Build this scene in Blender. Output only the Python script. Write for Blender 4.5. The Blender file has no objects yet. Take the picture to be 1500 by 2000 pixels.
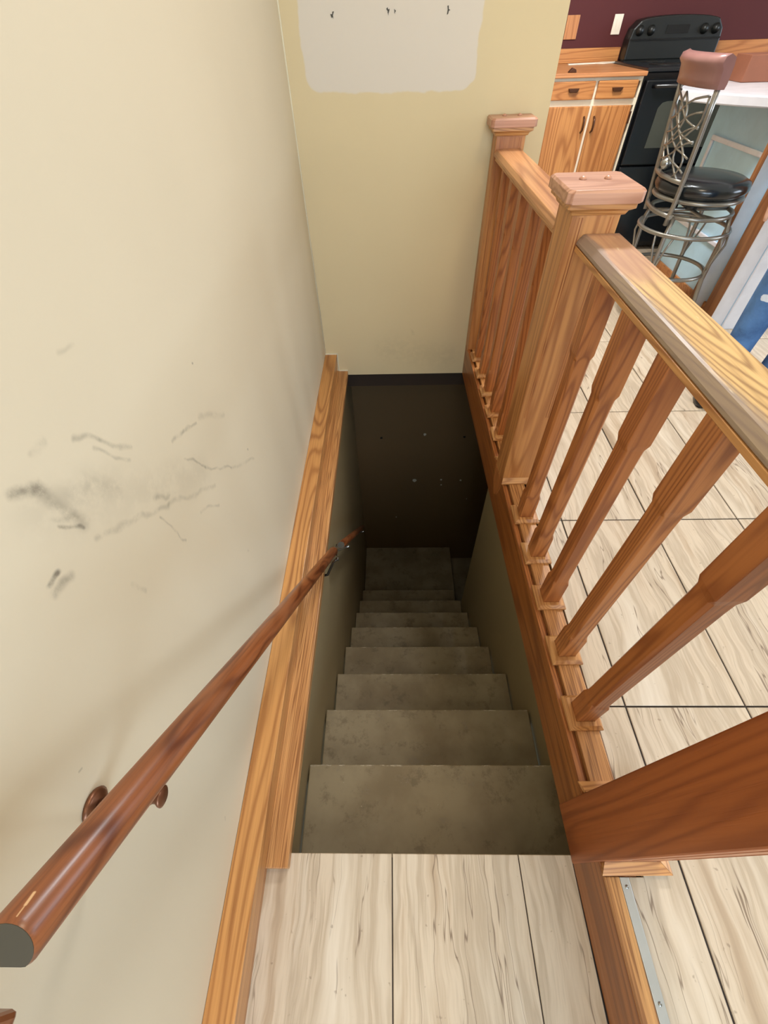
import bpy, bmesh, math, random
from mathutils import Vector, Matrix, Euler
random.seed(7)
scn = bpy.context.scene
COL = scn.collection
H = 1.33; FL = 0.173            # camera height above the landing, level of the upper room floor

# ---------------------------------------------------------------- camera
def camera():
    rx, ro, rz, f = 0.708992669, -0.0344669263, 0.032596254, 831.336718
    cam = bpy.data.cameras.new('camera'); o = bpy.data.objects.new('camera', cam); COL.objects.link(o)
    o.matrix_world = Matrix.Translation((0, 0, H)) @ Matrix.Rotation(rz, 4, 'Z') @ Matrix.Rotation(rx, 4, 'X') @ Matrix.Rotation(ro, 4, 'Z')
    cam.sensor_fit = 'VERTICAL'; cam.sensor_height = 36; cam.sensor_width = 27
    cam.lens = f / 2000 * 36
    cam.clip_start = 0.02
    scn.camera = o
camera()

# ---------------------------------------------------------------- world and lights
w = bpy.data.worlds.new('world'); scn.world = w; w.use_nodes = True
bgn = w.node_tree.nodes['Background']; bgn.inputs[0].default_value = (0.62, 0.78, 1.0, 1); bgn.inputs[1].default_value = 1.0
def area(name, loc, target, size, power, color, sy=None):
    l = bpy.data.lights.new(name, 'AREA'); l.energy = power; l.color = color
    l.shape = 'RECTANGLE'; l.size = size; l.size_y = sy or size
    o = bpy.data.objects.new(name, l); COL.objects.link(o); o.location = loc
    o.rotation_euler = (Vector(target) - Vector(loc)).to_track_quat('-Z', 'Y').to_euler()
    return o
area('daylight_right', (5.75, 1.6, 1.65), (0.5, 1.6, 0.9), 3.4, 185, (0.74, 0.86, 1.0), 1.7)
area('daylight_behind', (0.65, -2.75, 1.45), (1.4, 3.0, 0.7), 1.9, 140, (0.64, 0.81, 1.0), 1.6)
area('ceiling_light_hall', (0.75, 0.75, 2.66), (0.75, 0.75, 0), 0.36, 13, (1.0, 0.82, 0.58))
area('fill_light_kitchen', (0.90, 2.45, 2.60), (1.0, 2.45, 0), 0.4, 62, (0.95, 0.97, 1.0))  # unseen lamp, placed and boosted to brighten the island front
area('ceiling_light_entry', (-0.02, -1.0, 2.66), (-0.02, -1.0, 0), 0.4, 6, (1.0, 0.80, 0.56))
scn.view_settings.view_transform = 'Standard'; scn.view_settings.look = 'None'
scn.view_settings.exposure = -0.22; scn.view_settings.gamma = 1; scn.view_settings.use_curve_mapping = False

# ---------------------------------------------------------------- shader helpers
class NT:
    def __init__(s, name):
        s.m = bpy.data.materials.new(name); s.m.use_nodes = True; s.t = s.m.node_tree; s.t.nodes.clear()
        s.out = s.n('ShaderNodeOutputMaterial'); s.b = s.n('ShaderNodeBsdfPrincipled')
        s.t.links.new(s.b.outputs[0], s.out.inputs[0])
    def n(s, typ, **kw):
        x = s.t.nodes.new(typ)
        for k, v in kw.items(): setattr(x, k, v)
        return x
    def put(s, sock, v):
        if isinstance(v, bpy.types.NodeSocket): s.t.links.new(v, sock)
        elif v is not None:
            if hasattr(sock, 'default_value'):
                if isinstance(v, (tuple, list)) and len(v) == 3 and len(sock.default_value) == 4: v = (*v, 1)
                sock.default_value = v
    def math(s, op, a, b=None, c=None, clamp=False):
        x = s.n('ShaderNodeMath', operation=op, use_clamp=clamp)
        s.put(x.inputs[0], a); s.put(x.inputs[1], b)
        if c is not None: s.put(x.inputs[2], c)
        return x.outputs[0]
    def vec(s, op, a, b=None):
        x = s.n('ShaderNodeVectorMath', operation=op); s.put(x.inputs[0], a)
        if op == 'SCALE': s.put(x.inputs[3], b)
        elif b is not None: s.put(x.inputs[1], b)
        return x.outputs['Value'] if op in ('LENGTH', 'DOT_PRODUCT', 'DISTANCE') else x.outputs[0]
    def noise(s, v, scale, detail=3, rough=.55, dist=0):
        x = s.n('ShaderNodeTexNoise'); s.put(x.inputs['Vector'], v); x.inputs['Scale'].default_value = scale
        x.inputs['Detail'].default_value = detail; x.inputs['Roughness'].default_value = rough; x.inputs['Distortion'].default_value = dist
        return x.outputs[0]
    def ramp(s, f, stops):
        x = s.n('ShaderNodeValToRGB'); s.put(x.inputs[0], f); e = x.color_ramp.elements
        while len(e) < len(stops): e.new(.5)
        for k, (p, c) in enumerate(stops):
            e[k].position = p; e[k].color = (*c, 1) if len(c) == 3 else c
        return x.outputs[0]
    def mix(s, f, a, b, mode='MIX'):
        x = s.n('ShaderNodeMix', data_type='RGBA', blend_type=mode); s.put(x.inputs[0], f); s.put(x.inputs[6], a); s.put(x.inputs[7], b)
        return x.outputs[2]
    def smooth(s, v, a, b, lo=0., hi=1.):
        x = s.n('ShaderNodeMapRange', interpolation_type='SMOOTHSTEP'); s.put(x.inputs[0], v)
        for k, q in zip((1, 2, 3, 4), (a, b, lo, hi)): x.inputs[k].default_value = q
        return x.outputs[0]
    def coord(s, rnd=True):
        tc = s.n('ShaderNodeTexCoord').outputs['Object']
        if rnd:
            oi = s.n('ShaderNodeObjectInfo').outputs['Random']
            c = s.n('ShaderNodeCombineXYZ'); s.put(c.inputs[0], s.math('MULTIPLY', oi, 17.3)); s.put(c.inputs[1], s.math('MULTIPLY', oi, 9.1)); s.put(c.inputs[2], s.math('MULTIPLY', oi, 23.7))
            tc = s.vec('ADD', tc, c.outputs[0])
        return tc
    def fin(s, col, rough=.5, spec=.5, metal=0, bump=None, bs=.2, bd=.002, coat=0):
        s.put(s.b.inputs['Base Color'], col); s.put(s.b.inputs['Roughness'], rough); s.put(s.b.inputs['Metallic'], metal)
        s.b.inputs['Specular IOR Level'].default_value = spec
        if coat: s.b.inputs['Coat Weight'].default_value = coat; s.b.inputs['Coat Roughness'].default_value = .25
        if bump is not None:
            x = s.n('ShaderNodeBump'); x.inputs['Strength'].default_value = bs; x.inputs['Distance'].default_value = bd
            s.put(x.inputs['Height'], bump); s.t.links.new(x.outputs[0], s.b.inputs['Normal'])
        return s.m

def rgb(r, g, b):                                # sRGB 0-255 to linear
    f = lambda c: (c/255/12.92) if c/255 <= .04045 else ((c/255+.055)/1.055)**2.4
    return (f(r), f(g), f(b))

def wood(name, axis, light, mid, dark, rough=.38, scale=1.0, ring=9.0, straight=False, wear_glare=False, coat=.15):
    s = NT(name); P = s.coord()
    st = [1, 1, 1]; st['xyz'.index(axis)] = .085 if not straight else .02
    S = s.vec('MULTIPLY', P, tuple(st))
    n1 = s.noise(S, 5.5*scale, 2, .45)
    wv = s.math('MULTIPLY', n1, ring*4.6)
    wob = s.noise(S, 30*scale, 3, .6)
    ph = s.math('ADD', wv, s.math('MULTIPLY', wob, .55))
    sn = s.math('SINE', s.math('MULTIPLY', ph, 6.2832))
    r = s.math('MULTIPLY_ADD', sn, .5, .5)
    r = s.math('POWER', r, 2.6)
    st2 = [1, 1, 1]; st2['xyz'.index(axis)] = .018
    F = s.vec('MULTIPLY', P, tuple(st2))
    pores = s.smooth(s.noise(F, 330, 2, .6), .56, .72)
    fine = s.noise(F, 120, 3, .6)
    low = s.noise(P, 2.3, 2)
    c = s.mix(s.math('MULTIPLY', s.smooth(s.noise(S, 3.1*scale, 1), .3, .7), .6), light, mid)
    c = s.mix(s.math('MULTIPLY', r, .72), c, dark)
    c = s.mix(s.math('MULTIPLY', s.smooth(fine, .35, .75), .45), c, dark)
    c = s.mix(s.math('MULTIPLY', pores, s.math('MULTIPLY_ADD', r, .55, .2)), c, dark)
    c = s.mix(s.math('MULTIPLY', s.smooth(low, .45, .8), .35), c, mid)
    ro = s.math('MULTIPLY_ADD', fine, .15, rough-.07)
    if wear_glare:                                     # finish worn away: grey grime along the stair-side edge, pale bare wood; far-end glare painted in
        sp = s.n('ShaderNodeSeparateXYZ'); s.put(sp.inputs[0], s.n('ShaderNodeTexCoord').outputs['Object'])
        wn = s.noise(s.vec('MULTIPLY', P, (1, .25, 1)), 16, 4, .65)
        edge = s.smooth(s.math('ADD', sp.outputs[0], s.math('MULTIPLY', s.math('SUBTRACT', wn, .5), .07)), .034, .050, 1, 0)
        far = s.smooth(s.math('ADD', sp.outputs[1], s.math('MULTIPLY', s.math('SUBTRACT', wn, .5), .30)), .84, .96)
        c = s.mix(s.math('MULTIPLY', far, .8), c, rgb(186, 140, 112))  # pinkish glare on the far end, painted into the colour
        pale = s.smooth(s.noise(s.vec('MULTIPLY', P, (2.2, .3, 1)), 22, 3, .7), .66, .74)
        c = s.mix(s.math('MULTIPLY', edge, .8), c, rgb(138, 122, 112))
        c = s.mix(s.math('MULTIPLY', s.math('MULTIPLY', pale, s.smooth(sp.outputs[0], .030, .040)), .9), c, rgb(232, 214, 176))
        ro = s.math('MULTIPLY_ADD', edge, .2, ro)
    return s.fin(c, ro, .45, bump=s.math('MULTIPLY', s.math('ADD', fine, pores), -.5), bs=.15, bd=.001, coat=coat)

OAK = dict(light=rgb(212, 158, 98), mid=rgb(192, 130, 72), dark=rgb(146, 88, 44))
OAKD = dict(light=rgb(190, 122, 66), mid=rgb(170, 100, 50), dark=rgb(128, 68, 32))
M = {}
for ax in 'xyz':
    M['oak_'+ax] = wood('oak_'+ax, ax, **OAK)
    M['oakd_'+ax] = wood('oak_dark_'+ax, ax, **OAKD)
M['oak_post'] = wood('oak_post', 'z', rgb(206, 146, 86), rgb(188, 122, 66), rgb(148, 88, 44), ring=3)
M['oak_lines'] = wood('oak_straight_grain', 'y', rgb(214, 160, 100), rgb(182, 118, 62), rgb(120, 70, 34), straight=True, ring=5, scale=5)
M['oak_base'] = wood('oak_base_board', 'y', rgb(214, 158, 94), rgb(190, 128, 68), rgb(146, 90, 44), ring=7, scale=.9)
M['fascia'] = wood('fascia_board', 'y', rgb(168, 104, 48), rgb(150, 88, 38), rgb(116, 64, 26), ring=3)
M['newel_near'] = wood('newel_near', 'z', rgb(178, 102, 50), rgb(156, 84, 38), rgb(126, 62, 26), ring=4)
M['cap'] = wood('cap_wood', 'x', rgb(204, 154, 126), rgb(184, 130, 102), rgb(160, 108, 80), ring=4)  # pinkish tone puts the glare on the caps into the wood colour
M['rail_worn_glare'] = wood('rail_worn_glare', 'y', rgb(228, 192, 132), rgb(210, 166, 106), rgb(132, 92, 56), wear_glare=True, ring=10)
M['rail_far'] = wood('rail_far', 'y', rgb(204, 148, 98), rgb(184, 122, 74), rgb(144, 90, 52), ring=4)
M['cab'] = wood('cabinet_oak', 'z', rgb(206, 144, 84), rgb(184, 116, 60), rgb(150, 88, 42), ring=5)
M['cab_x'] = wood('cabinet_oak_x', 'x', rgb(206, 144, 84), rgb(184, 116, 60), rgb(150, 88, 42), ring=5)
M['worktop'] = wood('worktop_wood', 'x', rgb(206, 146, 96), rgb(190, 124, 76), rgb(160, 98, 54), ring=3)

def capsule(s, P, A, B, wd, soft):
    ax, ay, az = A; bx, by, bz = B
    AB = (bx-ax, by-ay, bz-az); L2 = sum(q*q for q in AB) or 1e-6
    pa = s.vec('SUBTRACT', P, A)
    t = s.math('DIVIDE', s.vec('DOT_PRODUCT', pa, AB), L2, clamp=True)
    pr = s.n('ShaderNodeVectorMath', operation='SCALE'); pr.inputs[0].default_value = AB; s.put(pr.inputs[3], t)
    d = s.vec('LENGTH', s.vec('SUBTRACT', pa, pr.outputs[0]))
    return s.smooth(d, wd*soft, wd, 1, 0)

def handrail_mat():
    s = NT('handrail_wood'); P = s.coord(False)
    R = s.n('ShaderNodeVectorRotate', rotation_type='X_AXIS'); s.put(R.inputs[0], P); R.inputs['Angle'].default_value = math.radians(45)
    P = R.outputs[0]
    S = s.vec('MULTIPLY', P, (1, .16, 1))
    n1 = s.noise(S, 13, 2, .5)
    r = s.math('MULTIPLY_ADD', s.math('SINE', s.math('MULTIPLY', n1, 60)), .5, .5)
    fine = s.noise(s.vec('MULTIPLY', P, (1, .03, 1)), 220, 3)
    c = s.mix(s.math('POWER', r, 2.5), rgb(144, 84, 46), rgb(104, 54, 26))
    c = s.mix(s.math('MULTIPLY', s.smooth(fine, .4, .7), .5), c, rgb(88, 44, 22))
    c = s.mix(s.math('MULTIPLY', s.smooth(s.noise(P, 4, 2), .45, .7), .6), c, rgb(150, 96, 62))
    # one long pale scratch near the top end
    sp = s.n('ShaderNodeTexCoord').outputs['Object']
    sc = s.math('MAXIMUM', capsule(s, sp, (-.2211, -.0185, .9941), (-.2218, -.0136, .9894), .0009, .5), capsule(s, sp, (-.2218, -.0136, .9894), (-.2228, -.0083, .9843), .0014, .5))
    c = s.mix(s.math('MULTIPLY', sc, .85), c, rgb(226, 186, 140))
    return s.fin(c, .33, .5, bump=fine, bs=.1, bd=.0008, coat=.2)
M['handrail'] = handrail_mat()

def tile_mat():
    s = NT('veined_tile'); P = s.coord()
    wob = s.noise(s.vec('MULTIPLY', P, (1, .6, 1)), 5, 3, .6)
    c = s.n('ShaderNodeCombineXYZ'); s.put(c.inputs[0], s.math('MULTIPLY', s.math('SUBTRACT', wob, .5), .07))
    Q = s.vec('ADD', P, c.outputs[0])
    S = s.vec('MULTIPLY', Q, (1, .06, 1))
    a = s.noise(S, 13, 4, .62)
    b = s.noise(S, 34, 4, .6)
    big = s.noise(s.vec('MULTIPLY', Q, (1, .16, 1)), 5.5, 3, .6)
    v = s.math('MULTIPLY_ADD', b, .34, s.math('MULTIPLY_ADD', big, .32, s.math('MULTIPLY', a, .40)))
    col = s.ramp(v, [(.37, rgb(158, 136, 112)), (.45, rgb(184, 162, 136)), (.51, rgb(208, 190, 166)), (.55, rgb(184, 165, 141)), (.60, rgb(204, 187, 164)), (.69, rgb(220, 206, 186))])
    ln = s.smooth(s.math('ABSOLUTE', s.math('SUBTRACT', s.noise(S, 19, 3, .6), .5)), .0, .010, 1, 0)
    gate = s.smooth(s.noise(s.vec('MULTIPLY', P, (1, .4, 1)), 7, 2), .42, .56)
    col = s.mix(s.math('MULTIPLY', s.math('MULTIPLY', ln, gate), .8), col, rgb(112, 90, 72))
    sp = s.smooth(s.noise(P, 60, 2), .70, .78)
    col = s.mix(s.math('MULTIPLY', sp, .45), col, rgb(120, 98, 80))
    return s.fin(col, s.math('MULTIPLY_ADD', v, .2, .22), .5, bump=v, bs=.12, bd=.002)
M['tile'] = tile_mat()

WX = -0.362                                      # face of the left wall
def wall_paint(name, base, marks=(), patch=False):
    s = NT(name); P = s.n('ShaderNodeTexCoord').outputs['Object']
    c = s.mix(s.math('MULTIPLY', s.smooth(s.noise(P, 1.7, 3), .35, .7), .30), base, tuple(q*.90 for q in base))
    if patch:
        sp = s.n('ShaderNodeSeparateXYZ'); s.put(sp.inputs[0], P)
        n = s.math('MULTIPLY', s.math('SUBTRACT', s.noise(P, 9, 3), .5), .035)
        cx, cz, hx, hz, r = .006, 1.52, .308, .372, .05
        qx = s.math('MAXIMUM', s.math('SUBTRACT', s.math('ABSOLUTE', s.math('SUBTRACT', sp.outputs[0], cx)), hx-r), 0)
        qz = s.math('MAXIMUM', s.math('SUBTRACT', s.math('ABSOLUTE', s.math('SUBTRACT', sp.outputs[2], cz)), hz-r), 0)
        d = s.math('ADD', s.math('SQRT', s.math('ADD', s.math('MULTIPLY', qx, qx), s.math('MULTIPLY', qz, qz))), n)
        c = s.mix(s.smooth(d, r-.004, r+.003, 1, 0), c, rgb(218, 206, 188))
    if marks:
        nn = s.noise(P, 34, 4, .65)
        wn = s.n('ShaderNodeTexNoise'); s.put(wn.inputs['Vector'], P); wn.inputs['Scale'].default_value = 11; wn.inputs['Detail'].default_value = 3
        PW = s.vec('ADD', P, s.vec('MULTIPLY', s.vec('SUBTRACT', wn.outputs['Color'], (.5, .5, .5)), (0, .045, .045)))
        for small in (0,): pass
        for A, B, wd, soft, st in marks:
            m = capsule(s, PW if wd > .0026 and A != B else P, A, B, wd*1.25, soft*.3)
            m = s.math('MULTIPLY', m, s.math('MULTIPLY', s.smooth(nn, .3, .62, .15, 1), st*.72))
            c = s.mix(m, c, rgb(72, 66, 58))
    return s.fin(c, .62, .25, bump=s.noise(P, 160, 2), bs=.06, bd=.001)

def wm(a, b, wd, soft, st):                      # a scuff on the left wall from (y, z) to (y, z)
    return ((WX, a[0], a[1]), (WX, b[0], b[1]), wd, soft, st)
k = 1.05; q = lambda y, z: (y*k, H-(H-z)*k)
marks = [
 wm(q(.262, 1.055), q(.287, 1.040), .010, .1, .75), wm(q(.285, 1.04), q(.300, .975), .013, .0, .38), wm(q(.285, 1.035), q(.36, .95), .016, .0, .22),
 wm(q(.270, .995), q(.297, .971), .0035, .1, .8), wm(q(.272, 1.005), q(.30, .985), .006, 0, .3),
 wm(q(.307, 1.067), q(.327, 1.061), .006, 0, .3), wm(q(.361, 1.036), q(.385, 1.01), .005, 0, .45), wm(q(.385, 1.01), q(.430, .97), .005, 0, .4),
 wm(q(.52, .909), q(.56, .895), .005, 0, .45), wm(q(.56, .895), q(.60, .87), .004, 0, .4), wm(q(.62, .87), q(.72, .81), .009, 0, .25),
 wm(q(.527, .857), q(.57, .798), .0035, 0, .5), wm(q(.57, .798), q(.66, .705), .004, 0, .35), wm(q(.66, .705), q(.79, .62), .006, 0, .25),
 wm(q(.298, .947), q(.434, .847), .006, 0, .33), wm(q(.434, .847), q(.573, .742), .006, 0, .25),
 wm(q(.401, .854), q(.420, .774), .0035, 0, .45), wm(q(.492, .761), q(.563, .702), .004, 0, .3),
 wm(q(.219, .969), q(.231, .966), .0050, .5, 1.0), wm(q(.215, .957), q(.239, .949), .008, 0, .6),
 wm(q(.369, 1.006), q(.413, .962), .004, 0, .35), wm(q(.287, .844), q(.302, .818), .005, 0, .3),
 wm(q(.417, .888), q(.443, .855), .006, 0, .45), wm(q(.407, 1.111), q(.428, 1.101), .004, 0, .22),
 wm(q(.587, .509), q(.590, .505), .004, .3, .55), wm(q(.672, .946), q(.674, .945), .0025, .5, .9), wm(q(.772, .673), q(.775, .665), .004, .3, .6),
 wm(q(.090, .285), q(.084, .279), .0015, .2, .6), wm(q(.085, .801), q(.088, .799), .002, .2, .6), wm(q(.27, 1.02), q(.55, .80), .045, 0, .14)]
CREAM = rgb(218, 205, 178)
M['wall_left'] = wall_paint('cream_wall_scuffed', CREAM, marks)
M['wall_back'] = wall_paint('cream_wall_patched', rgb(218, 198, 156), [((.10, 2.17, .26), (.115, 2.17, .235), .012, 0, .35), ((-.02, 2.17, .16), (.3, 2.17, .10), .10, 0, .12)], True)
M['wall'] = wall_paint('cream_wall', CREAM)
M['burgundy'] = wall_paint('burgundy_wall', rgb(84, 38, 38))
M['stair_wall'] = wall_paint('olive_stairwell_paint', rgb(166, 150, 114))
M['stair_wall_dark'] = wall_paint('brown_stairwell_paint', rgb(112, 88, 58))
def tread_mat():
    s = NT('worn_stair_paint'); P = s.coord()
    c = s.mix(s.smooth(s.noise(P, 5, 4, .6), .35, .7), rgb(154, 141, 114), rgb(132, 117, 90))
    c = s.mix(s.math('MULTIPLY', s.smooth(s.noise(P, 13, 5, .75), .52, .68), .55), c, rgb(104, 90, 68))
    c = s.mix(s.math('MULTIPLY', s.smooth(s.noise(P, 20, 5, .75), .58, .68), .45), c, rgb(140, 130, 112))
    c = s.mix(s.smooth(s.noise(P, 190, 1), .80, .84), c, rgb(200, 190, 170))
    W = s.n('ShaderNodeTexCoord').outputs['Object']; sp = s.n('ShaderNodeSeparateXYZ'); s.put(sp.inputs[0], W); m = None
    for y in (.277, .517, .754, .999, 1.240, 1.477, 1.716, 1.962):
        d = s.smooth(s.math('ABSOLUTE', s.math('SUBTRACT', sp.outputs[1], y-.001)), .0015, .0055, 1, 0)
        m = d if m is None else s.math('MAXIMUM', m, d)
    chip = s.smooth(s.noise(s.vec('MULTIPLY', W, (1, 4, 4)), 28, 4, .75), .53, .62)
    c = s.mix(s.math('MULTIPLY', s.math('MULTIPLY', m, chip), .8), c, rgb(214, 204, 184))
    return s.fin(c, .5, .4, bump=s.noise(P, 40, 4), bs=.15, bd=.002)
M['tread'] = tread_mat()
def plain(name, c, rough=.5, metal=0, spec=.5, var=.08, coat=0, sc=12):
    s = NT(name); P = s.coord()
    col = s.mix(s.smooth(s.noise(P, sc, 3), .3, .7), c, tuple(q*(1-var) for q in c))
    return s.fin(col, rough, spec, metal, coat=coat)
M['header'] = plain('header_paint', rgb(58, 42, 28), .6)
M['ceiling'] = plain('ceiling_white', rgb(232, 228, 216), .9)
M['grout'] = plain('dark_grout', rgb(46, 36, 30), .8)
M['edge_dark'] = plain('end_grain', rgb(66, 58, 40), .6)
M['alu'] = plain('aluminium', (.62, .63, .62), .35, .9)
M['bronze'] = plain('bronze_bracket', rgb(120, 78, 54), .35, .6)
M['steel'] = plain('dark_steel', rgb(90, 86, 78), .35, .8)
M['blackgloss'] = plain('black_enamel', rgb(20, 23, 27), .22, 0, .6)
M['blackmatte'] = plain('black_plastic', rgb(22, 24, 22), .4)
M['ovenglass'] = plain('oven_glass', rgb(74, 76, 68), .16, 0, .7)
M['knobmetal'] = plain('knob_metal', (.35, .35, .33), .25, .9)
M['white_paint'] = plain('white_paint', rgb(236, 238, 246), .4)
M['cabwhite'] = plain('cream_frame_paint', rgb(244, 230, 202), .45)
M['chair_metal'] = plain('pewter_metal', rgb(150, 146, 138), .32, .75)
M['leather_black'] = plain('black_vinyl', rgb(22, 28, 32), .2, 0, .6)
M['leather_brown'] = plain('brown_leather', rgb(142, 102, 96), .28, 0, .5, .12)
M['island_blue'] = plain('pale_blue_paint', rgb(192, 230, 250), .3)  # pale blue paint, deepened to carry the bluish daylight in its colour
M['laminate'] = plain('white_laminate', rgb(222, 220, 224), .25)
M['brownbox'] = plain('brown_card', rgb(142, 88, 64), .7)
M['handle_dark'] = plain('dark_bronze_handle', rgb(84, 48, 26), .35, .4)
M['brownside'] = wood('post_side', 'z', rgb(168, 116, 74), rgb(150, 98, 60), rgb(118, 72, 42), ring=2)
M['plate_wood'] = wood('plate_wood', 'z', rgb(206, 144, 92), rgb(190, 126, 76), rgb(160, 100, 56), ring=3)
M['plastic_white'] = plain('white_plastic', rgb(244, 234, 214), .4)
M['chalk'] = plain('bare_plaster', rgb(196, 188, 168), .9)
M['hole'] = plain('dark_hole', rgb(20, 14, 8), .9)
M['caulk'] = plain('cream_caulk', rgb(232, 222, 192), .6)
M['shoe'] = plain('black_shoe', rgb(20, 20, 24), .3)
M['skin'] = plain('skin', rgb(206, 160, 132), .5)
M['shirt'] = plain('grey_shirt', rgb(120, 124, 130), .8)
M['hair'] = plain('brown_hair', rgb(70, 48, 34), .6)
M['snowglass'] = plain('window_pane', rgb(210, 226, 240), .05)
def denim():
    s = NT('blue_denim'); P = s.n('ShaderNodeTexCoord').outputs['Object']
    c = s.mix(s.smooth(s.noise(P, 9, 4), .35, .65), rgb(50, 82, 128), rgb(82, 122, 174))
    c = s.mix(s.math('MULTIPLY', s.noise(P, 400, 2), .3), c, rgb(120, 156, 205))
    nn = s.noise(P, 30, 3, .7)
    fr = Matrix.Translation((1.548, 1.685, FL)) @ Matrix.Rotation(math.radians(-40), 4, 'Z'); fr.invert()
    for A, B, wd in (((1.430, 1.695, .590), (1.490, 1.655, .600), .022), ((1.425, 1.70, .520), (1.45, 1.68, .532), .018), ((1.425, 1.70, .672), (1.45, 1.68, .70), .022)):
        A, B = tuple(fr @ Vector(A)), tuple(fr @ Vector(B))
        d = capsule(s, s.vec('ADD', P, (0, 0, 0)), A, B, wd, .35)
        c = s.mix(s.smooth(s.math('MULTIPLY', d, nn), .24, .34), c, rgb(214, 224, 236))
    return s.fin(c, .85, .2, bump=s.noise(P, 14, 3), bs=.5, bd=.02)
M['denim'] = denim()

# ---------------------------------------------------------------- mesh helpers
class MB:
    def __init__(s): s.v = []; s.f = []; s.sm = []
    def poly(s, vs, fs, smooth=False):
        b = len(s.v); s.v += [tuple(p) for p in vs]; s.f += [tuple(b+i for i in f) for f in fs]; s.sm += [smooth]*len(fs); return s
    def box(s, x0, x1, y0, y1, z0, z1):
        vs = [(x, y, z) for z in (z0, z1) for y in (y0, y1) for x in (x0, x1)]
        return s.poly(vs, [(0, 2, 3, 1), (4, 5, 7, 6), (0, 1, 5, 4), (2, 6, 7, 3), (0, 4, 6, 2), (1, 3, 7, 5)])
    def prism(s, pts, a0, a1, axis='z', smooth=False):   # pts: outline, extruded along axis
        def P(p, a):
            return (p[0], p[1], a) if axis == 'z' else ((a, p[0], p[1]) if axis == 'x' else (p[0], a, p[1]))
        n = len(pts); vs = [P(p, a0) for p in pts]+[P(p, a1) for p in pts]
        s.poly(vs, [(i, (i+1) % n, n+(i+1) % n, n+i) for i in range(n)], smooth)
        b = len(s.v)-2*n; s.f += [tuple(b+i for i in reversed(range(n))), tuple(b+n+i for i in range(n))]; s.sm += [False]*2
        return s
    def rings(s, rs, cap=True, smooth=True, close=False):
        n = len(rs[0]); b = len(s.v)
        for r in rs: s.v += [tuple(p) for p in r]
        m = len(rs)
        for j in range(m if close else m-1):
            j2 = (j+1) % m
            for i in range(n):
                s.f.append((b+j*n+i, b+j*n+(i+1) % n, b+j2*n+(i+1) % n, b+j2*n+i)); s.sm.append(smooth)
        if cap and not close:
            s.f += [tuple(b+i for i in reversed(range(n))), tuple(b+(m-1)*n+i for i in range(n))]; s.sm += [False]*2
        return s
    def lathe(s, prof, c, axis='z', n=24, smooth=True):   # prof: (radius, height)
        rs = []
        for r, h in prof:
            ring = []
            for i in range(n):
                a = 2*math.pi*i/n; u, v = r*math.cos(a), r*math.sin(a)
                ring.append({'z': (c[0]+u, c[1]+v, c[2]+h), 'x': (c[0]+h, c[1]+u, c[2]+v), 'y': (c[0]+v, c[1]+h, c[2]+u)}[axis])
            rs.append(ring)
        return s.rings(rs, smooth=smooth)
    def tube(s, pts, r, n=10, closed=False, shape=None):
        pts = [Vector(p) for p in pts]; m = len(pts); rs = []
        up = None
        for i, p in enumerate(pts):
            if closed: t = (pts[(i+1) % m]-pts[i-1]).normalized()
            else: t = (pts[min(i+1, m-1)]-pts[max(i-1, 0)]).normalized()
            if up is None: up = t.orthogonal().normalized()
            up = (up-t*up.dot(t)).normalized(); sd = t.cross(up)
            rr = r[i] if isinstance(r, (list, tuple)) else r
            rs.append([p+(up*math.cos(2*math.pi*k/n)+sd*math.sin(2*math.pi*k/n))*rr for k in range(n)])
        return s.rings(rs, close=closed)
    def build(s, name, mat, parent=None, bevel=0, seg=2, loc=None, **props):
        me = bpy.data.meshes.new(name); me.from_pydata(s.v, [], s.f); me.update()
        me.polygons.foreach_set('use_smooth', s.sm)
        bm = bmesh.new(); bm.from_mesh(me); bmesh.ops.recalc_face_normals(bm, faces=bm.faces); bm.to_mesh(me); bm.free()
        me.materials.append(mat)
        o = bpy.data.objects.new(name, me); COL.objects.link(o)
        if parent: o.parent = parent
        if loc: o.location = loc
        if bevel:
            b = o.modifiers.new('bevel', 'BEVEL'); b.width = bevel; b.segments = seg; b.limit_method = 'ANGLE'; b.angle_limit = math.radians(40)
        for k_, v_ in props.items(): o[k_] = v_
        return o
def thing(name, label, cat, loc=(0, 0, 0), rz=0, group=None):
    o = bpy.data.objects.new(name, None); COL.objects.link(o); o.location = loc; o.rotation_euler = (0, 0, rz)
    o.empty_display_size = .05
    o['label'] = label; o['category'] = cat
    if group: o['group'] = group
    return o
def tag(o, label, cat, group=None):
    o['label'] = label; o['category'] = cat
    if group: o['group'] = group
    return o
def struct(mb, name, mat, label=None, cat=None, **kw):
    o = mb.build(name, mat, **kw); o['kind'] = 'structure'
    if label: o['label'] = label
    if cat: o['category'] = cat
    return o
def dup(o, parent=None, loc=None):
    c = o.copy(); COL.objects.link(c)
    if parent: c.parent = parent
    if loc is not None: c.location = loc
    for ch in [x for x in SCENE_CH(o)]: dup(ch, c)
    return c
def SCENE_CH(o): return list(o.children)

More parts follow.
